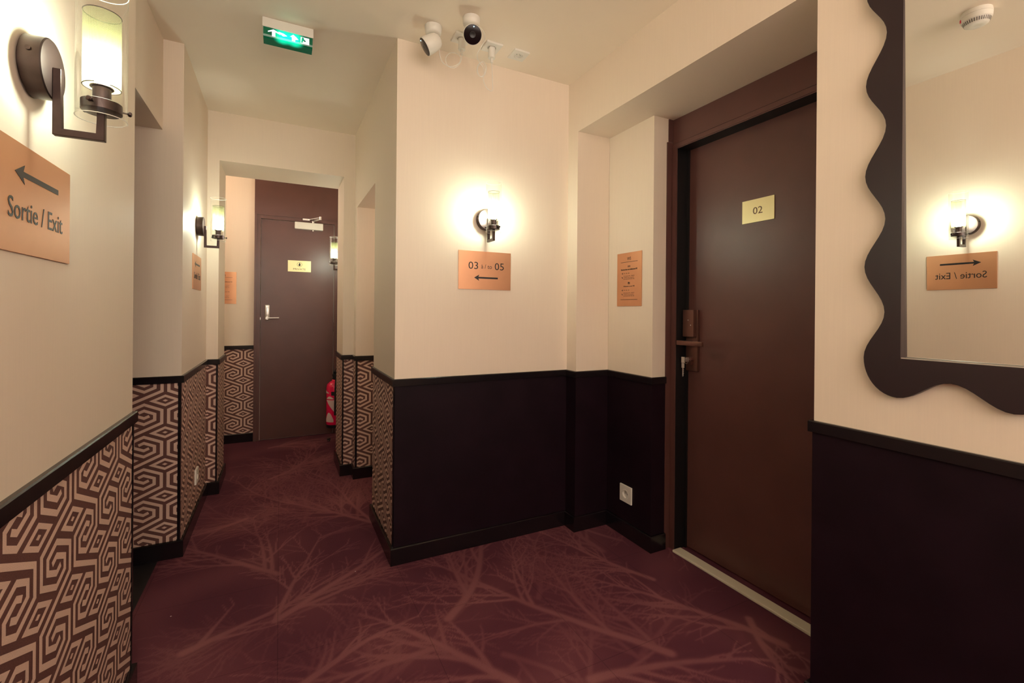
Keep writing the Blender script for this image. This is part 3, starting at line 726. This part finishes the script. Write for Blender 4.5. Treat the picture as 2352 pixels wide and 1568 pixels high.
cable('camera_cable', [(.640, 2.045, zC-.010), (.652, 2.055, zC-.03), (.655, 2.07, zC-.09), (.668, 2.06, zC-.135), (.700, 2.05, zC-.150), (.738, 2.05, zC-.130), (.752, 2.05, zC-.10), (.735, 2.055, zC-.078), (.702, 2.06, zC-.082),
      (.680, 2.055, zC-.115), (.690, 2.05, zC-.150), (.722, 2.045, zC-.152), (.750, 2.046, zC-.118), (.756, 2.048, zt)], 'looped white cable from the left camera to its charger')
cable('camera_cable', [(.778, 1.91, zC-.012), (.82, 1.94, zC-.012), (.84, 1.97, zC-.03), (.815, 2.0, zC-.09), (.840, 2.03, zC-.105), (.866, 2.045, zC-.115), (.872, 2.05, zC-.145), (.852, 2.05, zC-.160), (.836, 2.05, zC-.140), (.842, 2.05, zC-.105),
      (.868, 2.05, zC-.085), (.884, 2.05, zC-.110), (.874, 2.05, zC-.150), (.850, 2.052, zC-.158), (.838, 2.05, zC-.125), (.860, 2.05, zC-.090), (.880, 2.05, zC-.120), (.868, 2.05, zC-.165), (.885, 2.05, zC-.205), (.915, 2.048, zC-.215), (.916, 2.048, zC-.16), (.911, 2.048, zt)], 'looped white cable from the facing camera to the middle socket')
# smoke detector, seen only in the mirror
t = thing('smoke_detector', 'C', (.170, .905, zC), 'round white smoke detector on the ceiling, seen in the mirror', 'smoke detector')
bm = B(); lathe(bm, (0, 0, 0), (0, 0, 1), [(0, .050), (.012, .052), (.018, .052), (.0185, .050), (.019, .052), (.038, .050), (.041, .047)], 48); obj('base', bm, M['white'], t, True)
bm = B(); lathe(bm, (0, 0, .041), (0, 0, 1), [(0, .046), (.016, .040), (.021, .032), (.023, .014), (.020, .006)], 48); obj('cap', bm, M['white'], t, True)
bm = B()
for k in range(36):
    a = 2*pi*k/36; p = Vector((math.cos(a), math.sin(a), 0)); s_ = Vector((-math.sin(a), math.cos(a), 0))*.0019
    q0, q1 = p*.0464+Vector((0, 0, .0425)), p*.0412+Vector((0, 0, .0560))
    bm.faces.new([bm.verts.new(v) for v in (q0-s_, q0+s_, q1+s_, q1-s_)])
o = obj('vent_slots', bm, M['slot'], t)
bm = B(); box(bm, .047, .0535, -.005, .005, .022, .034)
for v in bm.verts: v.co = Matrix.Rotation(R(-58), 3, 'Z') @ v.co
o = obj('indicator', bm, M['rled'], t); o['label'] = 'red indicator window'
# emergency exit light
t = thing('emergency_exit_light', 'C', (.024, 2.345, zC), 'green lit emergency exit light on the corridor ceiling', 'exit light')
bm = B(); box(bm, -.104, .104, -.040, .040, 0, .042, .002); obj('housing', bm, M['white'], t)
def green():
    mt = mat('green_lit_diffuser', (.004, .10, .035), .2); nt = mt.node_tree; b = nt.nodes['Principled BSDF']; L = nt.links.new
    tc = nt.nodes.new('ShaderNodeTexCoord'); outs = []
    for cx_ in (-.022, .026):
        v = nt.nodes.new('ShaderNodeVectorMath'); v.operation = 'DISTANCE'; L(tc.outputs['Object'], v.inputs[0]); v.inputs[1].default_value = (cx_, .036, .064)
        mr = nt.nodes.new('ShaderNodeMapRange'); mr.interpolation_type = 'SMOOTHERSTEP'; mr.inputs['From Min'].default_value = 0; mr.inputs['From Max'].default_value = .05; mr.inputs['To Min'].default_value = 1; mr.inputs['To Max'].default_value = 0
        L(v.outputs['Value'], mr.inputs['Value']); outs.append(mr.outputs[0])
    a = nt.nodes.new('ShaderNodeMath'); a.operation = 'ADD'; L(outs[0], a.inputs[0]); L(outs[1], a.inputs[1])
    m_ = nt.nodes.new('ShaderNodeMath'); m_.operation = 'MULTIPLY_ADD'; m_.inputs[1].default_value = 1.5; m_.inputs[2].default_value = .03; L(a.outputs[0], m_.inputs[0])
    b.inputs['Emission Color'].default_value = (.0, .75, .38, 1); L(m_.outputs[0], b.inputs['Emission Strength'])
    return mt
M['green'] = green(); M['pict'] = mat('white_lit_pictogram', (.7, .75, .72), .4, emis=(.7, .85, 1), estr=.45)
M['spot'] = mat('white_lit_diode_spot', (.9, 1, .95), .4, emis=(.8, 1, .95), estr=3)
bm = B()
prf = [(-.033, .041), (.037, .041), (.037, .074), (.034, .082), (.026, .087), (-.026, .087), (-.033, .080)]
a = [bm.verts.new((-.100, y, z)) for y, z in prf]; b_ = [bm.verts.new((.100, y, z)) for y, z in prf]; bridge(bm, a, b_); bm.faces.new(a[::-1]); bm.faces.new(b_)
gd = obj('diffuser', bm, M['green'], t)
# pictogram on the front face: face normal is local +y (towards the viewer, world -Y)
def fpoly(bm, pts, y=.0375):
    a = [bm.verts.new((x, y, z)) for x, z in pts]; bm.faces.new(a)
    b2 = [bm.verts.new((x, y-.0008, z)) for x, z in pts]; bm.faces.new(b2[::-1]); bridge(bm, a, b2)
for nm, pts_ in (('arrow_pictogram', [(-.060, .046), (-.032, .058), (-.032, .064), (-.052, .057), (-.052, .078), (-.066, .078), (-.066, .057), (-.082, .063), (-.082, .058)]),
                 ('doorway_pictogram', [(.050, .048), (.086, .048), (.086, .078), (.050, .078)]), ('arrow_pictogram', [(.020, .047), (.036, .060), (.028, .060), (.028, .078), (.014, .078), (.014, .060), (.006, .060)])):
    bm = B(); fpoly(bm, pts_); obj(nm, bm, M['pict'], gd)
bm = B()
fpoly(bm, [(.056, .050), (.062, .050), (.064, .058), (.072, .064), (.068, .068), (.060, .064), (.058, .074), (.052, .074)], .0382)
obj('running_figure', bm, M['green'], gd)
for pts_ in ([(-.040, .052), (-.020, .055), (-.006, .062), (-.022, .066)], [(.012, .056), (.030, .056), (.040, .066), (.018, .070)]):
    bm = B(); fpoly(bm, pts_, .0384); obj('diode_spot', bm, M['spot'], gd)

# ------------------------------------------------------------------ extinguisher and door stop
t = thing('fire_extinguisher', 'R', (xW, 4.50, .16), 'red fire extinguisher hanging on the far right wall beside the private door', 'fire extinguisher')
c_ = .073
bm = B(); lathe(bm, (0, 0, c_), (0, 1, 0), [(0, .058), (.006, .065), (.015, .068), (.345, .068), (.372, .062), (.392, .040), (.402, .022), (.412, .018)], 48)
cy = obj('cylinder', bm, M['red'], t, True)
bm = B(); lathe(bm, (0, -.022, c_), (0, 1, 0), [(0, .062), (.004, .066), (.030, .066), (.032, .060)], 40); obj('foot_ring', bm, M['black'], t, True)
bm = B(); cyl(bm, (0, .405, c_), (0, .46, c_), .017); box(bm, -.012, .075, .452, .466, c_-.010, c_+.010, .003); box(bm, -.010, .070, .486, .496, c_-.009, c_+.009, .003); box(bm, -.012, .004, .45, .496, c_-.009, c_+.009); obj('valve_handle', bm, M['black'], t)
bm = B(); cyl(bm, (-.002, .43, c_), (-.035, .43, c_+.004), .012); obj('gauge', bm, M['silver'], t, True)
bm = B(); box(bm, -.03, -.012, .40, .46, c_-.020, c_+.004, .003); obj('seal_tag', bm, M['blue'], t)
bm = B(); tube(bm, catmull([(0, .44, c_), (.03, .50, c_-.015), (.045, .60, c_-.028), (.06, .62, c_-.035), (.075, .55, c_-.02), (.082, .40, c_-.005), (.082, .20, c_), (.080, .10, c_)], 8), .009, 10); obj('hose', bm, M['black'], t, True)
bm = B(); box(bm, -.02, .02, .30, .47, 0, .008); obj('bracket', bm, M['black'], t)
def lab_patch(bm, a0, a1, y0, y1, shape):
    N = 14; r = .0687
    rows = []
    for i in range(N+1):
        a = R(a0+(a1-a0)*i/N); s = i/N; lo, hi = shape(s)
        rows.append((bm.verts.new((r*math.sin(a), y0+(y1-y0)*lo, c_+r*math.cos(a))), bm.verts.new((r*math.sin(a), y0+(y1-y0)*hi, c_+r*math.cos(a)))))
    for p, q in zip(rows, rows[1:]): bm.faces.new((p[0], q[0], q[1], p[1]))
bm = B()
lab_patch(bm, 10, 80, .03, .12, lambda s: (.05, .15+.85*math.sin(pi*min(1, s*.9+.05))))
lab_patch(bm, 20, 95, .13, .26, lambda s: (max(0, .75-.9*s), .8))
lab_patch(bm, 20, 80, .21, .27, lambda s: (.55, .6+.35*math.sin(pi*s)))
lab_patch(bm, -5, 45, .29, .325, lambda s: (.1, .25+.7*(1-s)))
obj('label_print', bm, M['label'], cy)
bm = B(); lab_patch(bm, 62, 100, .275, .310, lambda s: (0, 1)); obj('class_mark', bm, M['black'], cy)
t = thing('door_stop', 'G', (.410, 4.537, 0), 'small chrome door stop on the carpet by the far right jamb', 'door stop')
bm = B(); lathe(bm, (0, 0, 0), (0, 0, 1), [(0, .016), (.003, .016), (.005, .011), (.012, .010)], 24); obj('post', bm, M['chrome'], t, True)
bm = B(); lathe(bm, (0, 0, .012), (0, 0, 1), [(0, .012), (.001, .0155), (.012, .0155), (.013, .012)], 24); obj('rubber_ring', bm, M['black'], t, True)
bm = B(); lathe(bm, (0, 0, .025), (0, 0, 1), [(0, .011), (.002, .014), (.008, .014), (.010, .010)], 24); obj('cap', bm, M['chrome'], t, True)
